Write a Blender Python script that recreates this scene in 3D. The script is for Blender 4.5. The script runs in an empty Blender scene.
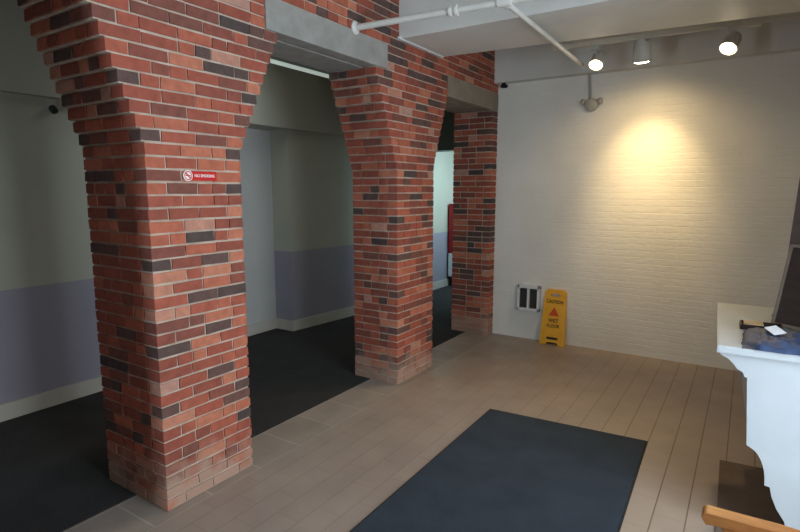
import bpy, math, random
from mathutils import Vector, Matrix
random.seed(11)
SC = bpy.context.scene
COL = SC.collection
R = random.Random(5)

# ------------------------------------------------------------------ helpers
def lin(h):
    h = h.lstrip('#')
    out = []
    for i in (0, 2, 4):
        c = int(h[i:i+2], 16) / 255
        out.append(c/12.92 if c <= .04045 else ((c+.055)/1.055)**2.4)
    return (*out, 1)

class MB:
    """collects polygons, becomes one mesh object"""
    def __init__(s): s.v = []; s.f = []; s.m = []; s.c = []; s.sm = []
    def poly(s, pts, m=0, c=0., smooth=False):
        n = len(s.v); s.v += [tuple(p) for p in pts]
        s.f.append(tuple(range(n, n+len(pts)))); s.m.append(m); s.c.append(c); s.sm.append(smooth)
    def faces(s, verts, faces, m=0, c=0., smooth=False):
        n = len(s.v); s.v += [tuple(p) for p in verts]
        for f in faces:
            s.f.append(tuple(n+i for i in f)); s.m.append(m); s.c.append(c); s.sm.append(smooth)
    def box(s, x0, x1, y0, y1, z0, z1, m=0, c=0., jit=0.):
        v = [(x, y, z) for z in (z0, z1) for y in (y0, y1) for x in (x0, x1)]
        if jit: v = [tuple(a + R.uniform(-jit, jit) for a in p) for p in v]
        s.faces(v, [(0,2,3,1), (4,5,7,6), (0,1,5,4), (2,6,7,3), (0,4,6,2), (1,3,7,5)], m, c)
    def bbox(s, x0, x1, y0, y1, z0, z1, b=.004, m=0):
        """box with chamfered edges"""
        import bmesh
        bm = bmesh.new(); bmesh.ops.create_cube(bm, size=1)
        for v in bm.verts:
            v.co = Vector(((x0+x1)/2 + v.co.x*(x1-x0), (y0+y1)/2 + v.co.y*(y1-y0), (z0+z1)/2 + v.co.z*(z1-z0)))
        bmesh.ops.bevel(bm, geom=list(bm.edges), offset=b, segments=2, affect='EDGES', profile=.7)
        bm.verts.index_update()
        s.faces([v.co[:] for v in bm.verts], [tuple(v.index for v in f.verts) for f in bm.faces], m)
        bm.free()
    def prism(s, foot, z0, z1, m=0, mside=None):
        n = len(foot)
        v = [(x, y, z0) for x, y in foot] + [(x, y, z1) for x, y in foot]
        base = len(s.v); s.v += v
        def add(f, mm): s.f.append(tuple(base+i for i in f)); s.m.append(mm); s.c.append(0.); s.sm.append(False)
        add(list(range(n))[::-1], m); add(range(n, 2*n), m)
        for i in range(n):
            j = (i+1) % n
            add((i, j, n+j, n+i), m if mside is None else mside[i])
    def extrude(s, prof, axis_o, u, w, d, m=0):
        """profile (a,b) in plane u,w at axis_o, extruded along vector d"""
        o, u, w, d = Vector(axis_o), Vector(u), Vector(w), Vector(d)
        a = [o + u*p + w*q for p, q in prof]; b = [p + d for p in a]
        n = len(prof)
        s.faces(a+b, [tuple(range(n))[::-1], tuple(range(n, 2*n))] + [(i, (i+1) % n, n+(i+1) % n, n+i) for i in range(n)], m)
    def lathe(s, o, axis, prof, seg=24, m=0, smooth=True):
        """prof: list of (radius, distance along axis)"""
        o = Vector(o); ax = Vector(axis).normalized()
        t = Vector((1, 0, 0)) if abs(ax.x) < .9 else Vector((0, 1, 0))
        a = ax.cross(t).normalized(); b = ax.cross(a)
        vs = []; n = len(prof)
        for r, h in prof:
            for k in range(seg):
                th = 2*math.pi*k/seg
                vs.append(o + ax*h + (a*math.cos(th) + b*math.sin(th))*max(r, 1e-5))
        fs = []
        for i in range(n-1):
            for k in range(seg):
                k2 = (k+1) % seg
                fs.append((i*seg+k, i*seg+k2, (i+1)*seg+k2, (i+1)*seg+k))
        fs.append(tuple(range(seg))[::-1]); fs.append(tuple((n-1)*seg+k for k in range(seg)))
        s.faces(vs, fs, m, 0., smooth)
    def tube(s, p, q, r, seg=16, m=0):
        p, q = Vector(p), Vector(q)
        s.lathe(p, q-p, [(r, 0), (r, (q-p).length)], seg, m)
    def build(s, name, mats, parent=None, smooth_angle=None):
        me = bpy.data.meshes.new(name)
        me.from_pydata(s.v, [], s.f)
        if not isinstance(mats, (list, tuple)): mats = [mats]
        for m in mats: me.materials.append(m)
        me.polygons.foreach_set('material_index', s.m)
        me.polygons.foreach_set('use_smooth', s.sm)
        at = me.attributes.new('tone', 'FLOAT', 'FACE'); at.data.foreach_set('value', s.c)
        me.validate(); me.update()
        import bmesh
        bm = bmesh.new(); bm.from_mesh(me)
        bmesh.ops.remove_doubles(bm, verts=bm.verts, dist=1e-5)
        bmesh.ops.recalc_face_normals(bm, faces=bm.faces)
        for e in bm.edges:
            if len(e.link_faces) == 2 and e.calc_face_angle(0) > math.radians(40): e.smooth = False
        bm.to_mesh(me); bm.free()
        o = bpy.data.objects.new(name, me); COL.objects.link(o)
        if parent: o.parent = parent
        return o

def tag(o, label, cat, group=None):
    o['label'] = label; o['category'] = cat
    if group: o['group'] = group
    return o
def thing(name, label, cat, loc=(0, 0, 0), rz=0, group=None):
    o = bpy.data.objects.new(name, None); COL.objects.link(o)
    o.location = loc; o.rotation_euler = (0, 0, rz); o.empty_display_size = .1
    return tag(o, label, cat, group)
def struct(o): o['kind'] = 'structure'; return o
def text_mesh(name, body, size, mat, parent, loc, rot, extrude=.0006, xs=1.):
    cu = bpy.data.curves.new(name, 'FONT'); cu.body = body; cu.size = size; cu.extrude = extrude
    cu.align_x = 'CENTER'; cu.align_y = 'CENTER'; cu.offset = size*.02
    tmp = bpy.data.objects.new(name, cu); COL.objects.link(tmp)
    dg = bpy.context.evaluated_depsgraph_get(); dg.update()
    me = bpy.data.meshes.new_from_object(tmp.evaluated_get(dg)); me.materials.clear(); me.materials.append(mat)
    bpy.data.objects.remove(tmp)
    o = bpy.data.objects.new(name, me); COL.objects.link(o)
    o.parent = parent; o.location = loc; o.rotation_euler = rot; o.scale = (xs, 1, 1)
    return o

# ------------------------------------------------------------------ materials
class NT:
    def __init__(s, name):
        s.mat = bpy.data.materials.new(name); s.mat.use_nodes = True
        s.t = s.mat.node_tree; s.n = s.t.nodes; s.b = s.n['Principled BSDF']
    def node(s, typ, **kw):
        n = s.n.new(typ)
        for k, v in kw.items():
            if k in n.inputs: s.set(n.inputs[k], v)
            else: setattr(n, k, v)
        return n
    def set(s, inp, v):
        if hasattr(v, 'is_output') or isinstance(v, bpy.types.NodeSocket): s.t.links.new(v, inp)
        else: inp.default_value = v
    def obj(s): return s.node('ShaderNodeTexCoord').outputs['Object']
    def noise(s, scale, detail=4, vec=None, rough=.55):
        n = s.node('ShaderNodeTexNoise'); n.inputs['Scale'].default_value = scale
        n.inputs['Detail'].default_value = detail; n.inputs['Roughness'].default_value = rough
        s.t.links.new(vec if vec else s.obj(), n.inputs['Vector']); return n.outputs['Fac']
    def ramp(s, fac, stops, interp='LINEAR'):
        n = s.node('ShaderNodeValToRGB'); n.color_ramp.interpolation = interp
        e = n.color_ramp.elements
        while len(e) < len(stops): e.new(.5)
        for el, (p, c) in zip(e, stops): el.position = p; el.color = c if not isinstance(c, str) else lin(c)
        s.t.links.new(fac, n.inputs['Fac']); return n.outputs['Color']
    def mix(s, fac, a, b, mode='MIX'):
        n = s.node('ShaderNodeMix', data_type='RGBA', blend_type=mode)
        s.set(n.inputs[0], fac); s.set(n.inputs[6], a); s.set(n.inputs[7], b); return n.outputs[2]
    def math(s, op, a, b=0.):
        n = s.node('ShaderNodeMath', operation=op); s.set(n.inputs[0], a); s.set(n.inputs[1], b); return n.outputs[0]
    def bump(s, h, strength=.3, dist=.01, prev=None):
        n = s.node('ShaderNodeBump'); s.set(n.inputs['Height'], h)
        n.inputs['Strength'].default_value = strength; n.inputs['Distance'].default_value = dist
        if prev: s.t.links.new(prev, n.inputs['Normal'])
        s.t.links.new(n.outputs[0], s.b.inputs['Normal']); return n.outputs[0]
    def fin(s, base=None, rough=None, metal=None, spec=None):
        if base is not None: s.set(s.b.inputs['Base Color'], base)
        if rough is not None: s.set(s.b.inputs['Roughness'], rough)
        if metal is not None: s.b.inputs['Metallic'].default_value = metal
        if spec is not None: s.b.inputs['Specular IOR Level'].default_value = spec
        return s.mat

def plain(name, hexc, rough=.6, var=.12, scale=12, bump=.0, metal=0., spec=.4, bscale=60):
    t = NT(name); c = lin(hexc)
    dark = tuple(x*(1-var) for x in c[:3]) + (1,); lite = tuple(min(1, x*(1+var)) for x in c[:3]) + (1,)
    col = t.ramp(t.noise(scale), [(.3, dark), (.7, lite)])
    if bump: t.bump(t.noise(bscale, 3), bump, .004)
    return t.fin(col, rough, metal, spec)

def m_brick():
    t = NT('brick'); at = t.node('ShaderNodeAttribute', attribute_name='tone').outputs['Fac']
    base = t.ramp(at, [(0, '#4b403d'), (.12, '#604842'), (.2, '#75493f'), (.4, '#8a4b3d'), (.6, '#9a5241'), (.78, '#a85e48'), (.9, '#b5735a'), (1, '#ad8474')])
    n = t.ramp(t.noise(22, 5), [(.25, (.72, .72, .72, 1)), (.75, (1.25, 1.22, 1.18, 1))])
    base = t.mix(.8, base, n, 'MULTIPLY')
    # pale efflorescence and scuffs near the floor, patchy
    co = t.obj(); z = t.node('ShaderNodeSeparateXYZ', Vector=co).outputs['Z']
    low = t.node('ShaderNodeMapRange', Value=z); low.inputs['From Min'].default_value = .0; low.inputs['From Max'].default_value = .46
    low.inputs['To Min'].default_value = 1; low.inputs['To Max'].default_value = 0
    msk = t.math('MULTIPLY', low.outputs[0], t.noise(6.5, 5))
    msk = t.ramp(msk, [(.2, (0, 0, 0, 1)), (.42, (.85, .85, .85, 1))])
    base = t.mix(msk, base, lin('#a58a78'))
    t.bump(t.noise(55, 5), .35, .006)
    return t.fin(base, .85, spec=.25)
def m_mortar():
    t = NT('mortar')
    c = t.ramp(t.noise(9, 5), [(.3, '#a08a79'), (.7, '#c4b09f')])
    t.bump(t.noise(90, 3), .4, .004); return t.fin(c, .95, spec=.1)
def m_whitebrick():
    t = NT('painted_brick'); co = t.obj()
    sp = t.node('ShaderNodeSeparateXYZ', Vector=co); cb = t.node('ShaderNodeCombineXYZ', X=sp.outputs['X'], Y=sp.outputs['Z'])
    wob = t.node('ShaderNodeTexNoise'); wob.inputs['Scale'].default_value = 5; t.t.links.new(co, wob.inputs['Vector'])
    v = t.node('ShaderNodeVectorMath', operation='MULTIPLY_ADD'); t.t.links.new(wob.outputs['Color'], v.inputs[0]); v.inputs[1].default_value = (.02, .016, 0); t.t.links.new(cb.outputs[0], v.inputs[2])
    b = t.node('ShaderNodeTexBrick'); t.t.links.new(v.outputs[0], b.inputs['Vector'])
    for k, x in (('Scale', 1), ('Brick Width', .21), ('Row Height', .0625), ('Mortar Size', .006), ('Mortar Smooth', .6)): b.inputs[k].default_value = x
    b.inputs['Color1'].default_value = (0, 0, 0, 1); b.inputs['Color2'].default_value = (1, 1, 1, 1)
    h = t.math('SUBTRACT', t.math('MULTIPLY', b.outputs['Color'], .5), t.math('MULTIPLY', b.outputs['Fac'], .9))
    st = t.node('ShaderNodeVectorMath', operation='MULTIPLY'); t.t.links.new(v.outputs[0], st.inputs[0]); st.inputs[1].default_value = (13, 32, 1)
    lump = t.noise(1, 5, st.outputs[0])
    nb = t.bump(h, .24, .006); t.bump(lump, .36, .008, nb)
    c = t.ramp(t.noise(2.5, 6), [(.3, '#d9d6cc'), (.7, '#e2dfd7')])
    chips = t.ramp(t.noise(16, 6), [(.70, (0, 0, 0, 1)), (.76, (1, 1, 1, 1))])
    c = t.mix(t.math('MULTIPLY', chips, .35), c, lin('#a39678'))
    return t.fin(c, .5, spec=.35)
def m_tile():
    t = NT('floor_tile'); co = t.obj()
    sp = t.node('ShaderNodeSeparateXYZ', Vector=co); cb = t.node('ShaderNodeCombineXYZ', X=sp.outputs['Y'], Y=sp.outputs['X'])
    b = t.node('ShaderNodeTexBrick'); t.t.links.new(cb.outputs[0], b.inputs['Vector'])
    for k, x in (('Scale', 1), ('Brick Width', .30), ('Row Height', .148), ('Mortar Size', .003), ('Mortar Smooth', .3)): b.inputs[k].default_value = x
    b.inputs['Color1'].default_value = lin('#91837a'); b.inputs['Color2'].default_value = lin('#95877d'); b.inputs['Mortar'].default_value = lin('#887a70')
    b2 = t.node('ShaderNodeTexBrick', offset=0.); t.t.links.new(cb.outputs[0], b2.inputs['Vector'])
    for k, x in (('Scale', 1), ('Brick Width', 90.), ('Row Height', .148), ('Mortar Size', .004), ('Mortar Smooth', .4)): b2.inputs[k].default_value = x
    glare_fade = t.node('ShaderNodeMapRange', Value=sp.outputs['X']); glare_fade.inputs['From Min'].default_value = -1.5; glare_fade.inputs['From Max'].default_value = -.3  # floor glare painted in: joints fade out toward the left
    glare_fade.inputs['To Min'].default_value = .12; glare_fade.inputs['To Max'].default_value = .75
    b_col = t.mix(t.math('MULTIPLY', b2.outputs['Fac'], glare_fade.outputs[0]), b.outputs['Color'], lin('#4f4033'))
    n = t.ramp(t.noise(3.2, 6), [(.3, (.88, .88, .88, 1)), (.7, (1.06, 1.05, 1.03, 1))])
    col = t.mix(1, b_col, n, 'MULTIPLY')
    t.bump(t.math('SUBTRACT', 1, b2.outputs['Fac']), .2, .003)
    return t.fin(col, t.ramp(t.noise(4, 5), [(.3, (.34,)*3+(1,)), (.7, (.5,)*3+(1,))]), spec=.45)
def m_border():
    t = NT('border_tile'); co = t.obj()
    mp = t.node('ShaderNodeMapping', Vector=co); mp.inputs['Location'].default_value = (2.34, -1.385, 0)
    b = t.node('ShaderNodeTexBrick', offset=0.); t.t.links.new(mp.outputs[0], b.inputs['Vector'])
    for k, x in (('Scale', 1), ('Brick Width', .34), ('Row Height', .34), ('Mortar Size', .005), ('Mortar Smooth', .3)): b.inputs[k].default_value = x
    b.inputs['Color1'].default_value = lin('#8f8379'); b.inputs['Color2'].default_value = lin('#93877d'); b.inputs['Mortar'].default_value = lin('#aa9f94')
    n = t.ramp(t.noise(4, 6), [(.3, (.85,)*3+(1,)), (.7, (1.08, 1.06, 1.05, 1))])
    return t.fin(t.mix(1, b.outputs['Color'], n, 'MULTIPLY'), .5, spec=.4)
def m_fabric(name, h, var=.3, scale=260):
    t = NT(name); c = lin(h)
    col = t.ramp(t.noise(scale, 3), [(.3, tuple(x*(1-var) for x in c[:3])+(1,)), (.7, tuple(x*(1+var) for x in c[:3])+(1,))])
    col = t.mix(.5, col, t.ramp(t.noise(5, 5), [(.3, (.75,)*3+(1,)), (.7, (1.2,)*3+(1,))]), 'MULTIPLY')
    t.bump(t.noise(420, 2), .5, .004); return t.fin(col, 1., spec=.08)
def m_wood(name, a, b, rough=.4):
    t = NT(name); co = t.obj(); mp = t.node('ShaderNodeMapping', Vector=co); mp.inputs['Scale'].default_value = (3, 24, 24)
    c = t.ramp(t.noise(2.2, 8, mp.outputs[0], .62), [(.28, a), (.72, b)])
    return t.fin(c, rough, spec=.45)
def m_emit(name, col, strength):
    t = NT(name); t.b.inputs['Emission Color'].default_value = col; t.b.inputs['Emission Strength'].default_value = strength
    return t.fin(col, .4)

BRICK, MORTAR, WBRICK, TILE, BORDER = m_brick(), m_mortar(), m_whitebrick(), m_tile(), m_border()
CARPET = m_fabric('carpet', '#3a3837'); MATF = m_fabric('mat_pile', '#363d46'); MATE = plain('mat_rubber', '#1b1d21', .8)
BPATCH = m_fabric('brown_patch', '#6d6057')
CONC = plain('concrete', '#918d86', .9, .14, 9, .25)
CONSOLE = plain('console_paint', '#adb1b3', .45, .04, 6)
CEIL = plain('ceiling_paint', '#c9cac8', .7, .05, 3, .1)
BEAMP = plain('beam_paint', '#cfcdc6', .6, .05, 3)
WALLU = plain('wall_upper_paint', '#a3a192', .8, .04, 2)
WALLL = plain('wall_lower_paint', '#8c8790', .8, .04, 2)
WALLR = plain('wall_recess_paint', '#b0aeaa', .8, .04, 2)
BASE = plain('baseboard_paint', '#b4ada2', .5, .06, 4)
CONC2 = plain('concrete_darker', '#85796a', .9, .14, 9, .25)  # same concrete in a browner, darker tone, for the far lintel
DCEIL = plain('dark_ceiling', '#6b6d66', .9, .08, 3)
PIPEM = plain('pipe_paint', '#cfccc4', .4, .06, 14)
TRACKM = plain('track_paint', '#b9b1a0', .5, .08, 10)
HOUSE = plain('lamp_housing_paint', '#b9b6ab', .4, .06, 10)
WHITE = plain('white_paint', '#d8dadb', .4, .05, 6)
BLACKP = plain('black_plastic', '#17181a', .5, .1)
GREYP = plain('grey_plastic', '#a9a69c', .5, .06)
SLAT = plain('dark_slats', '#55524e', .6, .1)
YELLOW = plain('yellow_plastic', '#e0a30d', .4, .07, 14)
INK = plain('black_ink', '#2a2118', .7, .05)
ORANGE = plain('red_ink', '#c8480f', .6, .05)
RED = plain('red_enamel', '#b81f1c', .4, .06, 20)
SIGNW = plain('sign_white', '#ead9d4', .5, .03)
WOOD = m_wood('chair_wood', '#8a5228', '#b47a44', .38)
NAVY = plain('navy_plastic_film', '#33425f', .55, .2, 30, spec=.35)
TRAY = plain('dark_tray', '#2a1d18', .5, .2)
TAN = plain('tan_paper', '#b39670', .7, .15, 40)
CARD = plain('white_card', '#dfe3ea', .6, .04)
FRAMED = m_wood('dark_board', '#2e2521', '#43362e', .5)
TAUPE = plain('taupe_rim', '#857769', .55, .1, 25)
TAUPE2 = plain('taupe_panel', '#6d5c56', .6, .1, 25)
DRED = plain('dark_red_enamel', '#8e1418', .35, .06)
BULB = m_emit('bulb_glow', (1, .86, .6, 1), 28)
TUBE = m_emit('tube_glow', (.85, 1, .93, 1), .36)

# ------------------------------------------------------------------ brick work
A = -2.40          # plane of the arcade front
CH = .0625         # course height
J = .0056          # half joint
def tone():
    r = R.random()
    if r < .15: return R.uniform(0, .16)
    if r < .30: return R.uniform(.18, .36)
    if r < .93: return R.uniform(.36, .86)
    return R.uniform(.86, 1)
def split(a, b):
    """brick lengths along a run"""
    L = b - a; out = []; s = 0
    if L <= .13: return [(a, b)]
    last = 0
    while s < L:
        k = .212 if R.random() < .7 else .106
        out.append(k); s += k
    if out[-1] > .15 and s - L > .1: out[-1] = .106; s -= .106
    f = L / s; res = []; p = a
    for k in out: res.append((p, p+k*f)); p += k*f
    return res
def run_y(mb, xa, xb, y0, y1, k, z0=None):
    z = k*CH
    for a, b in split(y0, y1):
        mb.box(xa, xb + R.uniform(-.001, .002), a+(J*.7 if a > y0+1e-4 else 0), b-(J*.7 if b < y1-1e-4 else 0), z+J, z+CH-J, 1, tone(), .002)
def run_x(mb, ya, yb, x0, x1, k):
    z = k*CH
    for a, b in split(x0, x1):
        mb.box(a+(J*1.05 if a > x0+1e-4 else 0), b-(J*1.05 if b < x1-1e-4 else 0), ya, yb, z+J, z+CH-J, 1, tone(), .002)
D = .1
def pillar_course(mb, x0, x1, y0, y1, k):
    mb.box(x0+.006, x1-.006, y0+.006, y1-.006, k*CH, (k+1)*CH, 0)
    if y1 - y0 < .25:
        run_x(mb, y0, y1, x0, x1, k); return
    if k % 2:
        run_y(mb, x1-D, x1, y0, y1, k); run_y(mb, x0, x0+D, y0, y1, k)
        run_x(mb, y0, y0+D, x0+D+.009, x1-D-.009, k); run_x(mb, y1-D, y1, x0+D+.009, x1-D-.009, k)
    else:
        run_x(mb, y0, y0+D, x0, x1, k); run_x(mb, y1-D, y1, x0, x1, k)
        run_y(mb, x1-D, x1, y0+D+.009, y1-D-.009, k); run_y(mb, x0, x0+D, y0+D+.009, y1-D-.009, k)
def flare(z, z0, z1, amt, p=1.02):
    t = max(0, min(1, (z-z0)/(z1-z0))); return amt*t**p
def pillar(x0, y0, y1, n, fl, fr, zl, zr, label):
    mb = MB()
    for k in range(n):
        z = (k+.5)*CH
        pillar_course(mb, x0, A, y0 - flare(z, zl, n*CH, fl), y1 + flare(z, zr, n*CH, fr), k)
    o = mb.build('brick_pillar', [MORTAR, BRICK]); return tag(o, label, 'pillar')
pillar(-2.87, .16, .72, 41, .2, .05, 1.8, 1.8, 'red brick pillar outside the left edge of the view')  # unseen pillar, set close in to shield the next one from the rear fill
pillar(-2.955, 1.495, 2.06, 41, .255, .325, 1.86, 1.86, 'nearest and largest red brick pillar, carrying the small red sign')
pillar(-2.855, 3.655, 4.25, 41, .30, .275, 1.80, 1.86, 'middle red brick pillar, flared at its top, on the carpet edge')
pillar(-2.865, 5.53, 5.668, 40, 0, 0, 9, 9, 'narrow red brick half pillar against the white brick wall')

# wall above the openings
LINT = [(.76, 1.32, 41, 44), (2.28, 3.52, 41, 44), (4.49, 5.668, 40, 43)]
mb = MB()
YE = 5.668
for k in range(40, 54):
    segs = [(-1.8, YE)]
    if k == 40: segs = []
    if k == 41: segs = [(-1.8, YE)]
    for a, b, k0, k1 in LINT:
        if k0 <= k < k1:
            ns = []
            for s, e in segs:
                if b <= s or a >= e: ns.append((s, e)); continue
                if a > s + .02: ns.append((s, a))
                if b < e - .02: ns.append((b, e))
            segs = ns
    for s, e in segs:
        mb.box(-2.855+.006, A-.006, s, e, k*CH, (k+1)*CH, 0)
        run_y(mb, A-D, A, s, e, k); run_y(mb, -2.855, -2.855+D, s, e, k)
struct(mb.build('wall_arcade', [MORTAR, BRICK]))
labels = ['grey concrete lintel left of the nearest brick pillar, above the view',
          'long grey concrete lintel over the opening between the nearest and middle brick pillars',
          'short darker concrete lintel over the far opening beside the white brick wall']
for (a, b, k0, k1), lb in zip(LINT, labels):
    mb = MB()
    g = .004
    mb.bbox(A-.11, A+.006, a+g, b-g, k0*CH+.001, k1*CH-.002, .006)
    mb.bbox(-2.85, A-.135, a+g, b-g, k0*CH+.001, k1*CH-.002, .006)
    mb.box(A-.14, A-.10, a+g, b-g, k0*CH+.03, k1*CH-.01)
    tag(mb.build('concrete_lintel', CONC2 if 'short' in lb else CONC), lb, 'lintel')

# ------------------------------------------------------------------ shell
mb = MB(); mb.box(-2.34, 1.5, -1.9, 5.75, -.1, 0, 0); mb.box(-2.70, -2.34, -1.9, 5.75, -.1, 0, 1)
struct(mb.build('floor', [TILE, BORDER]))
mb = MB(); mb.box(-4.9, -2.685, -1.9, 9.7, -.1, .006); mb.box(-2.69, -2.6, 5.70, 9.7, -.1, .004)
struct(mb.build('floor_carpet', CARPET))

foot = [(-4.39, -1.8), (-4.39, 3.3), (-4.67, 3.3), (-4.67, 4.46), (-4.40, 4.46), (-4.30, 5.45), (-4.31, 9.6), (-4.95, 9.6), (-4.95, -1.8)]
mb = MB()
lo = [0, 2, 2, 0, 0, 0, 0, 0, 0]; hi = [1, 2, 2, 1, 1, 1, 1, 1, 1]
lo[3] = 0; hi[3] = 1
mb.prism(foot, 0, .945, 0, lo); mb.prism(foot, .945, 3.2, 1, hi)
struct(mb.build('wall_left', [WALLL, WALLU, WALLR]))
mb = MB()
inn = foot[:7]; off = [(-4.372, -1.8), (-4.372, 3.282), (-4.652, 3.282), (-4.652, 4.442), (-4.384, 4.442), (-4.284, 5.45), (-4.294, 9.6)]
off[1] = (-4.372, 3.318); off[2] = (-4.652, 3.318)
mb.prism(off + inn[::-1], .004, .128, 0)
struct(mb.build('baseboard_left', BASE))
mb = MB(); mb.prism([(-4.31, -1.8), (-4.31, 4.46), (-4.27, 5.45), (-4.27, 9.6), (-4.7, 9.6), (-4.7, -1.8)], 2.32, 3.2)
struct(mb.build('trim_bulkhead_left', WALLU))
mb = MB(); mb.box(-4.25, -2.87, 7.0, 7.25, 2.22, 3.2)
struct(mb.build('trim_header', DCEIL))
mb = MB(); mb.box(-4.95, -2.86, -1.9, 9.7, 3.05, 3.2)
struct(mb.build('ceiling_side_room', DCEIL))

mb = MB(); mb.box(-2.87, .75, 5.67, 5.95, 0, 3.4)
struct(mb.build('wall_back', WBRICK))
mb = MB(); mb.box(-2.87, -2.6, 5.95, 9.6, 0, 3.2)
struct(mb.build('wall_side_room', WALLU))
mb = MB(); mb.box(-4.95, -2.6, 9.6, 9.8, 0, 3.2)
struct(mb.build('wall_far', WALLU))
mb = MB()      # right wall, out of view, with a large window beside the armchair
mb.box(.6, .75, 2.7, 5.67, 0, 3.4); mb.box(.75, 1.5, 2.7, 2.85, 0, 3.4)      # widened out of view to set the window farther from the console
mb.box(1.35, 1.5, -1.8, .6, 0, 3.4); mb.box(1.35, 1.5, 2.5, 2.7, 0, 3.4); mb.box(1.35, 1.5, .6, 2.5, 0, .35); mb.box(1.35, 1.5, .6, 2.5, 2.5, 3.4)
struct(mb.build('wall_right', CEIL))
mb = MB()
for y in (.6, 1.53, 2.455): mb.bbox(1.39, 1.44, y, y+.045, .35, 2.5, .005)
for z in (.35, 2.455): mb.bbox(1.39, 1.44, .6, 2.5, z, z+.045, .005)
struct(mb.build('window_1', WHITE))
# narrow opening added behind the camera to let in fill light
mb = MB()
mb.box(-4.95, -2.4, -1.95, -1.8, 0, 3.4); mb.box(-1.9, 1.5, -1.95, -1.8, 0, 3.4); mb.box(-2.4, -1.9, -1.95, -1.8, 2.4, 3.4)
struct(mb.build('wall_front', DCEIL))
mb = MB()
for x in (-2.4, -1.945): mb.bbox(x, x+.045, -1.9, -1.84, 0, 2.3, .005)
for z in (.01, 2.255): mb.bbox(-2.4, -1.9, -1.9, -1.84, z, z+.045, .005)
struct(mb.build('fill_opening', BLACKP))

# ceiling over the front part, the dropped beam, the higher strip behind it and its bulkhead
mb = MB(); mb.box(-2.41, 1.5, -1.9, 5.75, 3.25, 3.4)
struct(mb.build('ceiling', CEIL))
mb = MB(); mb.prism([(-2.40, 3.68), (.60, 3.68), (.60, 4.62), (-2.40, 4.37)], 2.82, 3.26)
struct(mb.build('trim_beam', BEAMP))
mb = MB(); mb.box(-2.397, -2.375, 3.655, 4.37, 2.812, 2.832); struct(mb.build('trim_beam_edge', WHITE))
mb = MB(); mb.box(-2.40, .60, 5.55, 5.672, 2.785, 3.26)
struct(mb.build('trim_bulkhead', BEAMP))

# ------------------------------------------------------------------ floor mat and brown patch
def slab(name, pts, z0, z1, mats, ins):
    c = Vector((sum(p[0] for p in pts)/4, sum(p[1] for p in pts)/4))
    inner = []
    for x, y in pts:
        d = Vector((x, y)) - c; inner.append((x - math.copysign(ins, d.x), y - math.copysign(ins, d.y)))
    return inner
pts = [(-1.50, 1.0), (-.36, 1.06), (-.444, 3.694), (-1.535, 3.622)]
t = thing('floor_layer', 'large charcoal blue entrance mat lying on the beige tile floor', 'mat', (0, 0, 0))
mb = MB(); mb.prism(pts, .0005, .005); mb.build('rubber_border', MATE, t)
mb = MB(); mb.prism(slab('', pts, 0, 0, 0, .012), .005, .011); mb.build('pile', MATF, t)
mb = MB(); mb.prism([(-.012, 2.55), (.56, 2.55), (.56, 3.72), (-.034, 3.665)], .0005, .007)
tag(mb.build('floor_layer', BPATCH), 'dark brown flat patch on the floor under the white console', 'mat')  # flat dark brown sheet over the tiles under the console

# ------------------------------------------------------------------ pipes
t = thing('sprinkler_pipe', 'thin white sprinkler pipe crossing below the ceiling beam from the brick wall', 'pipe', (0, 0, 0))
zp = 2.767
P0 = Vector((-2.398, 3.115, zp)); P1 = Vector((-1.324, 3.19, zp)); P2 = Vector((.598, 3.33, zp))
mb = MB(); mb.tube(P0, P2, .021); mb.build('main_pipe', PIPEM, t)
P3 = Vector((-1.368, 5.16, zp))
mb = MB(); mb.tube(P1, P3, .017); mb.lathe(P3, (0, 1, 0), [(.021, -.05), (.021, 0), (.012, .004)], 16); mb.build('branch_pipe', PIPEM, t)
d = (P2-P0).normalized()
mb = MB()
c = P0 + d*.745
mb.lathe(c, d, [(.028, -.03), (.034, -.028), (.034, -.012), (.026, -.01), (.026, .01), (.034, .012), (.034, .028), (.028, .03)], 20); mb.build('coupling', PIPEM, t)
mb = MB(); mb.lathe(P1, d, [(.024, -.045), (.03, -.042), (.03, .042), (.024, .045)], 20)
mb.lathe(P1, P3-P1, [(.03, 0), (.028, .05), (.022, .054)], 20); mb.build('tee_fitting', PIPEM, t)
mb = MB(); mb.lathe(P0, d, [(.045, 0), (.045, .008), (.03, .016), (.022, .02)], 20); mb.build('wall_flange', PIPEM, t)

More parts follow.
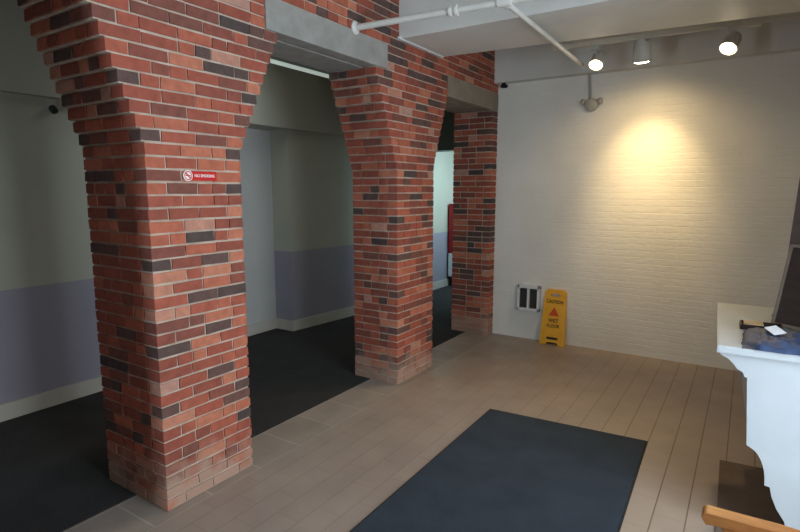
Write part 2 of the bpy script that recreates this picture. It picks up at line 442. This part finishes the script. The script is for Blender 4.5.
# ------------------------------------------------------------------ track lighting
TY, TZ = 4.86, 2.868
t = thing('light_track', 'pale light track running along the ceiling in front of the white wall', 'light track', (0, 0, 0))
mb = MB(); mb.bbox(-1.54, .285, TY-.02, TY+.02, TZ-.012, TZ+.032, .003)
mb.box(-1.53, .275, TY-.005, TY+.005, TZ-.014, TZ-.011); mb.build('rail', TRACKM, t)
mb = MB(); mb.bbox(-.15, -.03, TY-.03, TY+.03, TZ-.03, TZ+.05, .006); mb.build('feed_box', TRACKM, t)
for x in (-1.42, -.80, -.30):
    mb = MB(); mb.tube((x, TY, TZ+.018), (x, TY, 3.252), .008, 10); mb.lathe((x, TY, 3.252), (0, 0, -1), [(.04, 0), (.04, .01), (.012, .02)], 16); mb.build('stem', TRACKM, t)
def spot(pos, aim, size, length, lit, label, kx):
    """pos = centre of the lamp face; aim = direction of the beam"""
    a = Vector(aim).normalized(); p = Vector(pos)
    t = thing('track_spotlight', label, 'spotlight', p)
    tr = Vector((kx, TY, TZ-.014)) - p
    b = -a*length*.62
    mb = MB(); mb.bbox(tr.x-.03, tr.x+.03, tr.y-.016, tr.y+.016, tr.z-.03, tr.z, .004)
    mb.tube(tr + Vector((0, 0, -.025)), b, .009, 10); mb.build('yoke', HOUSE, t)
    r = size/2
    mb = MB(); mb.lathe((0, 0, 0), -a, [(r*.93, .0), (r*1.08, -.006), (r*1.08, .012), (r, .016), (r*.98, length*.7), (r*.8, length*.9), (r*.35, length)], 28); mb.build('housing', HOUSE, t)
    mb = MB(); mb.lathe(a*.007, a, [(r*.86, 0), (r*.80, .006), (r*.45, .012), (.001, .014)], 24); mb.build('bulb', BULB, t)
    return t
# ------------------------------------------------------------------ lights
def light(name, typ, loc, aim=None, energy=10, color=(1, 1, 1), **kw):
    l = bpy.data.lights.new(name, typ); l.energy = energy; l.color = color
    for k, v in kw.items(): setattr(l, k, v)
    o = bpy.data.objects.new(name, l); COL.objects.link(o); o.location = loc
    if aim is not None:
        o.rotation_euler = (Vector(aim) - Vector(loc)).to_track_quat('-Z', 'Y').to_euler()
    return o
WARM = (1, .72, .35)
L1, L2, L3 = Vector((-1.192, 4.907, 2.709)), Vector((-0.836, 4.940, 2.704)), Vector((-0.223, 4.854, 2.700))
spot(L1, (-.06, -.60, -.80), .106, .133, True, 'glowing track spotlight above the small round wall fixture, leftmost of three', -1.20)
spot(L2, (-.02, .30, -.95), .14, .165, True, 'pale cylindrical track spotlight turned to the wall, between the two glowing ones', -.835)
spot(L3, (-.26, -.58, -.78), .112, .142, True, 'glowing track spotlight at the right end of the light track', -.205)
def beam(L, d, **kw):
    d = Vector(d).normalized()
    light('spot_beam', 'SPOT', L + d*.03, L + d, color=WARM, **kw)
beam(L1, (-.06, -.66, -.74), energy=60, spot_size=math.radians(95), spot_blend=1., shadow_soft_size=.05)
beam(L3, (-.28, -.62, -.72), energy=75, spot_size=math.radians(95), spot_blend=1., shadow_soft_size=.05)
beam(L2, (-.02, .60, -1.2), energy=42, spot_size=math.radians(140), spot_blend=1., shadow_soft_size=.05)
beam(L2, (-.0, .62, -.86), energy=95, spot_size=math.radians(66), spot_blend=1., shadow_soft_size=.05)
# daylight through the right-hand window, then an added fill from behind
light('window_daylight', 'AREA', (1.49, 1.55, 1.42), (0, 1.55, 1.36), energy=158, color=(.74, .88, 1), shape='RECTANGLE', size=1.85, size_y=2.1)
light('rear_fill', 'AREA', (-2.15, -1.94, 1.2), (-2.15, 0, 1.2), energy=42, color=(.72, .87, 1), shape='RECTANGLE', size=.44, size_y=2.2)  # added fill for the back wall, set in the opening behind the camera
# daylight of a window in the far part of the side room
light('far_daylight', 'AREA', (-2.9, 7.75, 1.6), (-4.2, 7.95, .9), energy=75, color=(.6, .87, 1), shape='RECTANGLE', size=1.3, size_y=1.6)
light('side_room_fill', 'AREA', (-3.75, 3.2, 3.03), (-3.9, 3.2, 0), energy=8, color=(.86, 1, .93), shape='RECTANGLE', size=.2, size_y=1.2)  # added fill under the ceiling to brighten the side room
w = bpy.data.worlds.new('World'); SC.world = w; w.use_nodes = True
w.node_tree.nodes['Background'].inputs['Color'].default_value = (.6, .75, 1, 1)
w.node_tree.nodes['Background'].inputs['Strength'].default_value = .6

# ------------------------------------------------------------------ things on the back wall
t = thing('wall_alarm', 'small round grey fixture hanging from a conduit high on the white wall', 'wall fixture', (-1.395, 5.668, 2.49))
mb = MB(); mb.lathe((0, 0, 0), (0, -1, 0), [(.062, 0), (.062, .03), (.055, .05), (.03, .062), (.004, .066)], 28); mb.build('body', GREYP, t)
for s in (-1, 1):
    mb = MB(); mb.lathe((s*.05, -.02, .025), (s*.9, -.4, .1), [(.014, 0), (.016, .02), (.03, .028), (.03, .05), (.024, .054)], 18); mb.build('side_lens', GREYP, t)
mb = MB(); mb.tube((-.012, -.022, .06), (-.03, -.022, .292), .011, 12); mb.build('conduit', GREYP, t)
t = thing('wall_vent', 'white framed wall vent with two dark louvres beside the yellow sign', 'vent', (-1.965, 5.668, .47))
mb = MB()
w2, h2 = .125, .14
mb.bbox(-w2, w2, -.065, 0, h2-.03, h2, .004); mb.bbox(-w2, w2, -.065, 0, -h2, -h2+.03, .004)
mb.bbox(-w2, -w2+.026, -.065, 0, -h2, h2, .004); mb.bbox(w2-.026, w2, -.065, 0, -h2, h2, .004); mb.bbox(-.013, .013, -.062, 0, -h2+.02, h2-.02, .003)
mb.build('frame', WHITE, t)
for s in (-1, 1):
    mb = MB(); xa, xb = (s*.056-.042, s*.056+.042)
    mb.box(xa, xb, -.02, -.006, -h2+.03, h2-.03)
    for i in range(11):
        z = -h2+.036+i*.0195
        mb.poly([(xa, -.05, z), (xb, -.05, z), (xb, -.022, z+.014), (xa, -.022, z+.014)]); mb.poly([(xa, -.05, z-.002), (xb, -.05, z-.002), (xb, -.022, z+.012), (xa, -.022, z+.012)])
    mb.build('louvre', SLAT, t)
t = thing('ceiling_sensor', 'tiny black sensor in the corner above the white wall and brick half pillar', 'sensor', (-2.31, 5.60, 2.785))
mb = MB(); mb.lathe((0, 0, 0), (0, 0, -1), [(.022, 0), (.022, .012), (.01, .016)], 14); mb.build('bracket', BLACKP, t)
mb = MB(); mb.lathe((-.03, .012, -.028), (.9, -.35, -.12), [(.016, 0), (.02, .01), (.02, .07), (.017, .078)], 16); mb.build('body', BLACKP, t)

# wet floor sign: folded board leaning on the wall
t = thing('wet_floor_sign', 'yellow plastic caution floor sign leaning on the white wall', 'floor sign', (-1.67, 5.56, 0), 0)
lean = math.atan2(.085, .60)
brd = bpy.data.objects.new('front_board', None)
def board(y0, y1):
    mb = MB(); H = .60; wb, wt = .135, .112
    hl, hz0, hz1 = .05, H-.075, H-.05
    out = [(-wb, 0), (-.065, 0), (-.055, .03), (.055, .03), (.065, 0), (wb, 0), (wt, H-.03), (wt-.03, H), (-wt+.03, H), (-wt, H-.03)]
    # left strip, right strip, below and above the hand slot
    def pr(p): mb.extrude(p, (0, y0, 0), (1, 0, 0), (0, 0, 1), (0, y1-y0, 0))
    xs = lambda z: wb + (wt-wb)*z/(H-.03)
    pr([(-xs(0), 0), (-.065, 0), (-.055, .03), (.055, .03), (.065, 0), (xs(0), 0), (xs(hz0), hz0), (-xs(hz0), hz0)])
    pr([(-xs(hz0), hz0), (-hl, hz0), (-hl, hz1), (-xs(hz1), hz1)]); pr([(hl, hz0), (xs(hz0), hz0), (xs(hz1), hz1), (hl, hz1)])
    pr([(-xs(hz1), hz1), (xs(hz1), hz1), (wt, H-.03), (wt-.03, H), (-wt+.03, H), (-wt, H-.03)])
    return mb
b1 = board(-.008, .008).build('front_board', YELLOW, t); b1.rotation_euler = (-lean, 0, 0)
b2 = board(.014, .026).build('rear_board', YELLOW, t); b2.rotation_euler = (-lean, 0, 0)
RX = (math.pi/2, 0, 0)
text_mesh('caution_lettering', 'CAUTION', .05, INK, b1, (0, -.009, .465), RX, xs=.8)
text_mesh('wet_lettering', 'WET', .055, INK, b1, (0, -.009, .262), RX, xs=.9)
text_mesh('floor_lettering', 'FLOOR', .05, INK, b1, (0, -.009, .205), RX, xs=.85)
mb = MB(); mb.extrude([(-.055, .315), (.055, .315), (0, .41)], (0, -.0095, 0), (1, 0, 0), (0, 0, 1), (0, .0015, 0)); mb.build('warning_triangle', ORANGE, b1)
mb = MB(); mb.box(-.06, .06, -.0095, -.008, .06, .085); mb.build('dark_stripe', INK, b1)
mb = MB(); mb.tube((-.09, .011, .585), (.09, .011, .585), .01, 10); h = mb.build('hinge', YELLOW, t); h.rotation_euler = (-lean, 0, 0)

# no smoking sign on the nearest pillar
t = thing('no_smoking_sign', 'small red no smoking sign on the front of the nearest brick pillar', 'sign', (A+.004, 1.795, 1.722))
mb = MB(); mb.bbox(0, .004, -.085, .095, -.0235, .0235, .0015); mb.build('plate', RED, t)
mb = MB(); mb.lathe((.001, -.08, 0), (1, 0, 0), [(.027, 0), (.027, .0045), (.025, .005)], 32); d_ = mb.build('disc', SIGNW, t)
RY = (math.pi/2, 0, math.pi/2)
mb = MB()
n = 32
for k in range(n):
    a0, a1 = 2*math.pi*k/n, 2*math.pi*(k+1)/n
    mb.poly([(.0064, -.08+r*math.cos(a), r*math.sin(a)) for r, a in ((.018, a0), (.0225, a0), (.0225, a1), (.018, a1))])
s_ = .0025
mb.poly([(.0064, -.08-.016-s_, .016-s_), (.0064, -.08-.016+s_, .016+s_), (.0064, -.08+.016+s_, -.016+s_), (.0064, -.08+.016-s_, -.016-s_)])
mb.poly([(.0063, -.095, -.002), (.0063, -.067, -.002), (.0063, -.067, .003), (.0063, -.095, .003)])
mb.build('symbol', RED, d_)
text_mesh('lettering', 'NO SMOKING', .021, SIGNW, t, (.0045, .02, 0), RY, xs=.92)

# ------------------------------------------------------------------ side room
t = thing('fluorescent_lamp', 'pale fluorescent tube lamp under the dark ceiling behind the middle opening', 'lamp', (-4.10, 4.25, 2.898))
mb = MB(); mb.bbox(-.045, .045, -.68, .68, .05, .152, .006); mb.build('fixture_body', DCEIL, t)
mb = MB(); mb.tube((0, -.64, .022), (0, .64, .022), .02, 18); mb.build('tube', TUBE, t)
for s in (-1, 1):
    mb = MB(); mb.bbox(-.02, .02, s*.66-.016, s*.66+.016, -.004, .055, .003); mb.build('holder', GREYP, t)
t = thing('wall_sensor', 'small black sensor high on the side room wall left of the nearest pillar', 'sensor', (-4.388, 2.02, 2.262))
mb = MB(); mb.bbox(0, .012, -.03, .03, -.02, .05, .003); mb.build('plate', GREYP, t)
mb = MB(); mb.lathe((.01, 0, -.01), (.8, -.1, -.5), [(.02, 0), (.026, .01), (.026, .05), (.02, .055)], 16); mb.build('body', BLACKP, t)
t = thing('storage_cabinet', 'red upright cabinet with a white lower half seen through the far opening', 'cabinet', (-4.04, 8.3, 0))
mb = MB(); mb.bbox(-.235, .3, -.2, .25, .58, 1.42, .012); mb.build('upper_body', DRED, t)
mb = MB(); mb.bbox(-.237, .31, -.21, .25, .17, .579, .03); mb.build('lower_panel', WHITE, t)
mb = MB(); mb.box(-.2, .27, -.17, .23, .006, .175); mb.build('plinth', BLACKP, t)
mb = MB(); mb.bbox(-.15, .22, -.206, -.19, .95, 1.3, .004); mb.build('door_panel', DRED, t)

# ------------------------------------------------------------------ console
RZ = math.radians(2.5)
t = thing('console_table', 'white wall console with scroll cut end panel at the right edge', 'console table', (-.076, 2.771, 0), RZ)
Lc, Dc = 1.09, .56
mb = MB(); mb.bbox(0, Dc, 0, Lc, .915, .95, .008); mb.build('top', CONSOLE, t)
mb = MB()
mb.extrude([(.012, .9148), (.02, .90), (.05, .885), (.075, .86), (.085, .845), (.11, .83), (.118, .81), (.14, .81), (.14, .9148)], (0, .03, 0), (1, 0, 0), (0, 0, 1), (0, Lc-.06, 0)); mb.build('cornice', CONSOLE, t)
prof = [(.128, .9148), (.128, .80), (.150, .49)]
for k in range(1, 9):
    a = math.pi/2*k/8
    prof.append((.150 + .082*math.sin(a)**1.0, .315 + .17*math.cos(a)))
prof += [(.252, .313), (.262, .27), (.285, .215), (.318, .165), (.335, .10), (.345, .008), (Dc, .008), (Dc, .9148)]
for y in (.032, Lc-.057):
    mb = MB(); mb.extrude(prof, (0, y, 0), (1, 0, 0), (0, 0, 1), (0, .025, 0)); mb.build('end_panel', CONSOLE, t)
mb = MB(); mb.box(.16, .18, .057, Lc-.057, .50, .9148); mb.build('front_panel', CONSOLE, t)
mb = MB(); mb.box(Dc-.02, Dc, .057, Lc-.057, .1, .9148); mb.build('back_panel', CONSOLE, t)

zt = .951
# navy plastic bag, crumpled
def crumple(name, mat, cx, cy, sx, sy, h, seed, nx=34, ny=30):
    rr = random.Random(seed); from mathutils import noise
    mb = MB(); vs = []
    for j in range(ny+1):
        for i in range(nx+1):
            u, v = i/nx*2-1, j/ny*2-1
            rad = (abs(u)**4 + abs(v)**4)**.25
            e = max(0, 1-rad**3)**.5
            n1 = noise.noise(Vector((u*2.3+seed, v*2.3, 1))); n2 = abs(noise.noise(Vector((u*5+seed, v*5, 7))))
            z = e*h*(.75 + .5*n1 + .55*n2)
            k = 1 + .06*noise.noise(Vector((u*3, v*3, 3+seed)))
            vs.append((cx+u*sx*k, cy+v*sy*k, max(z, 0)))
    fs = [(j*(nx+1)+i, j*(nx+1)+i+1, (j+1)*(nx+1)+i+1, (j+1)*(nx+1)+i) for j in range(ny) for i in range(nx)]
    bot = [(x, y, -.0) for x, y, z in vs]
    mb.faces(vs, fs, 0, 0., True)
    return mb
o = crumple('b', NAVY, .17, .0, .175, .185, .042, 3).build('plastic_bag', NAVY); o.location = (.025, 2.955, zt)
tag(o, 'crumpled navy plastic bag lying on the white console', 'bag')
mb = MB(); mb.extrude([(-.028, -.04), (.03, -.035), (.026, .04), (-.03, .034)], (0, 0, 0), (1, 0, 0), (0, 1, .12), (.0, 0, .0015))
o = mb.build('paper_card', CARD); o.location = (.145, 2.985, zt+.052); o.rotation_euler = (.12, -.15, .5)
tag(o, 'white paper card lying on the navy plastic bag', 'card')
t = thing('tray', 'low dark brown tray at the back of the white console', 'tray', (.085, 3.21, zt), RZ)
mb = MB(); mb.bbox(-.08, .10, -.05, .06, 0, .006, .002)
for b in ((-.08, .10, -.05, -.044), (-.08, .10, .054, .06), (-.08, -.074, -.05, .06), (.094, .10, -.05, .06)): mb.box(*b, .004, .026)
mb.build('shell', TRAY, t)
mb = MB(); mb.bbox(-.066, .02, -.036, .04, .007, .032, .008)
o = mb.build('paper_packet', TAN); o.location = (.085, 3.21, zt); o.rotation_euler = (0, 0, RZ)
tag(o, 'tan paper packet sitting in the low dark tray', 'packet')

# dark board propped on the console, taupe rim
yaw = math.radians(-29)
t = thing('display_board', 'dark board with a taupe rim propped up on the white console', 'board', (.142, 3.33, zt+.004), yaw)
ln = .27
def leaned(b): b.rotation_euler = (-ln, 0, 0); return b
mb = MB(); mb.bbox(.012, .40, -.006, .008, .012, .42, .003); leaned(mb.build('panel', FRAMED, t))
mb = MB(); mb.bbox(0, .016, -.012, .014, 0, .43, .004); mb.bbox(.396, .412, -.012, .014, 0, .43, .004)
mb.bbox(0, .412, -.012, .014, 0, .016, .004); mb.bbox(0, .412, -.012, .014, .414, .43, .004); leaned(mb.build('rim', TAUPE, t))
mb = MB(); mb.extrude([(.17, 0), (.23, 0), (.215, .3), (.185, .3)], (0, .215, -.003), (1, 0, 0), (0, -.35, 1), (0, .006, 0)); mb.build('prop', FRAMED, t)
t = thing('leaning_panel', 'tall taupe panel standing behind the dark board on the white console', 'panel', (.182, 3.60, zt), math.radians(-20))
mb = MB(); mb.bbox(.0, .30, -.008, .008, .016, .86, .004)
b = mb.build('panel', TAUPE2, t); b.rotation_euler = (0, .045, 0)
mb = MB(); mb.bbox(-.02, .32, -.04, .04, 0, .012, .003); mb.build('foot', TAUPE2, t)

# ------------------------------------------------------------------ armchair, only one arm in view
t = thing('wooden_armchair', 'light wooden armchair at the lower right corner', 'chair', (.25, 1.58, 0))
def arm(yc):
    mb = MB(); n = 9
    prof = [(-.29, .606)]
    for k in range(n+1):
        a = math.pi*(.5+.5*(1-k/n)) # rounded nose
        prof.append((-.285 + .018*math.cos(math.pi - math.pi*k/n*0.5 - math.pi*.0) , .628 + .018*math.sin(math.pi*k/n*.5)))
    prof += [(-.1, .648), (.1, .640), (.29, .628), (.29, .600), (.1, .606), (-.1, .612), (-.26, .610)]
    mb.extrude(prof, (0, yc-.028, 0), (1, 0, 0), (0, 0, 1), (0, .056, 0)); return mb
for yc in (.275, -.275):
    o = arm(yc).build('armrest', WOOD, t)
    bv = o.modifiers.new('round', 'BEVEL'); bv.width = .008; bv.segments = 3; bv.limit_method = 'ANGLE'; bv.angle_limit = .6
    mb = MB(); mb.bbox(-.245, -.205, yc-.02, yc+.02, .008, .612, .006); mb.build('leg', WOOD, t)
    mb = MB(); mb.extrude([(.22, .008), (.26, .008), (.262, .42), (.305, .92), (.27, .92), (.222, .42)], (0, yc-.018, 0), (1, 0, 0), (0, 0, 1), (0, .036, 0)); mb.build('leg', WOOD, t)
    mb = MB(); mb.bbox(-.21, .225, yc-.012, yc+.012, .16, .195, .004); mb.build('stretcher', WOOD, t)
mb = MB(); mb.bbox(-.235, .235, -.255, .255, .40, .44, .012); mb.build('seat', WOOD, t)
for z in (.55, .68, .81):
    x = .262+.043*(z-.42)/.5
    mb = MB(); mb.bbox(x-.012, x+.008, -.26, .26, z, z+.07, .004); mb.build('back_slat', WOOD, t)

# ------------------------------------------------------------------ camera
f, hy, vx, cx, cy, H = 535., 190., 751., 400., 266., 1.65
pitch = math.atan((cy-hy)/f)
up = Vector((0, -math.cos(pitch), -math.sin(pitch)))
Yd = Vector((vx-cx, hy-cy, f)).normalized()
up = (up - Yd*up.dot(Yd)).normalized(); Xd = Yd.cross(up)
M = Matrix((Xd, Yd, up))            # image frame (right, down, forward) -> world
cr = M @ Vector((1, 0, 0)); cu = M @ Vector((0, -1, 0)); cb = M @ Vector((0, 0, -1))
cam = bpy.data.cameras.new('camera'); co = bpy.data.objects.new('camera', cam); COL.objects.link(co)
co.matrix_world = Matrix(((cr.x, cu.x, cb.x, 0), (cr.y, cu.y, cb.y, 0), (cr.z, cu.z, cb.z, H), (0, 0, 0, 1)))
cam.sensor_width = 36; cam.lens = 36*f/800; cam.clip_start = .02
SC.camera = co
SC.view_settings.view_transform = 'Standard'; SC.view_settings.look = 'None'
SC.view_settings.gamma = 1; SC.view_settings.use_curve_mapping = False
SC.view_settings.exposure = 0.
SC.cycles.use_denoising = True
SC.cycles.max_bounces = 8; SC.cycles.diffuse_bounces = 5
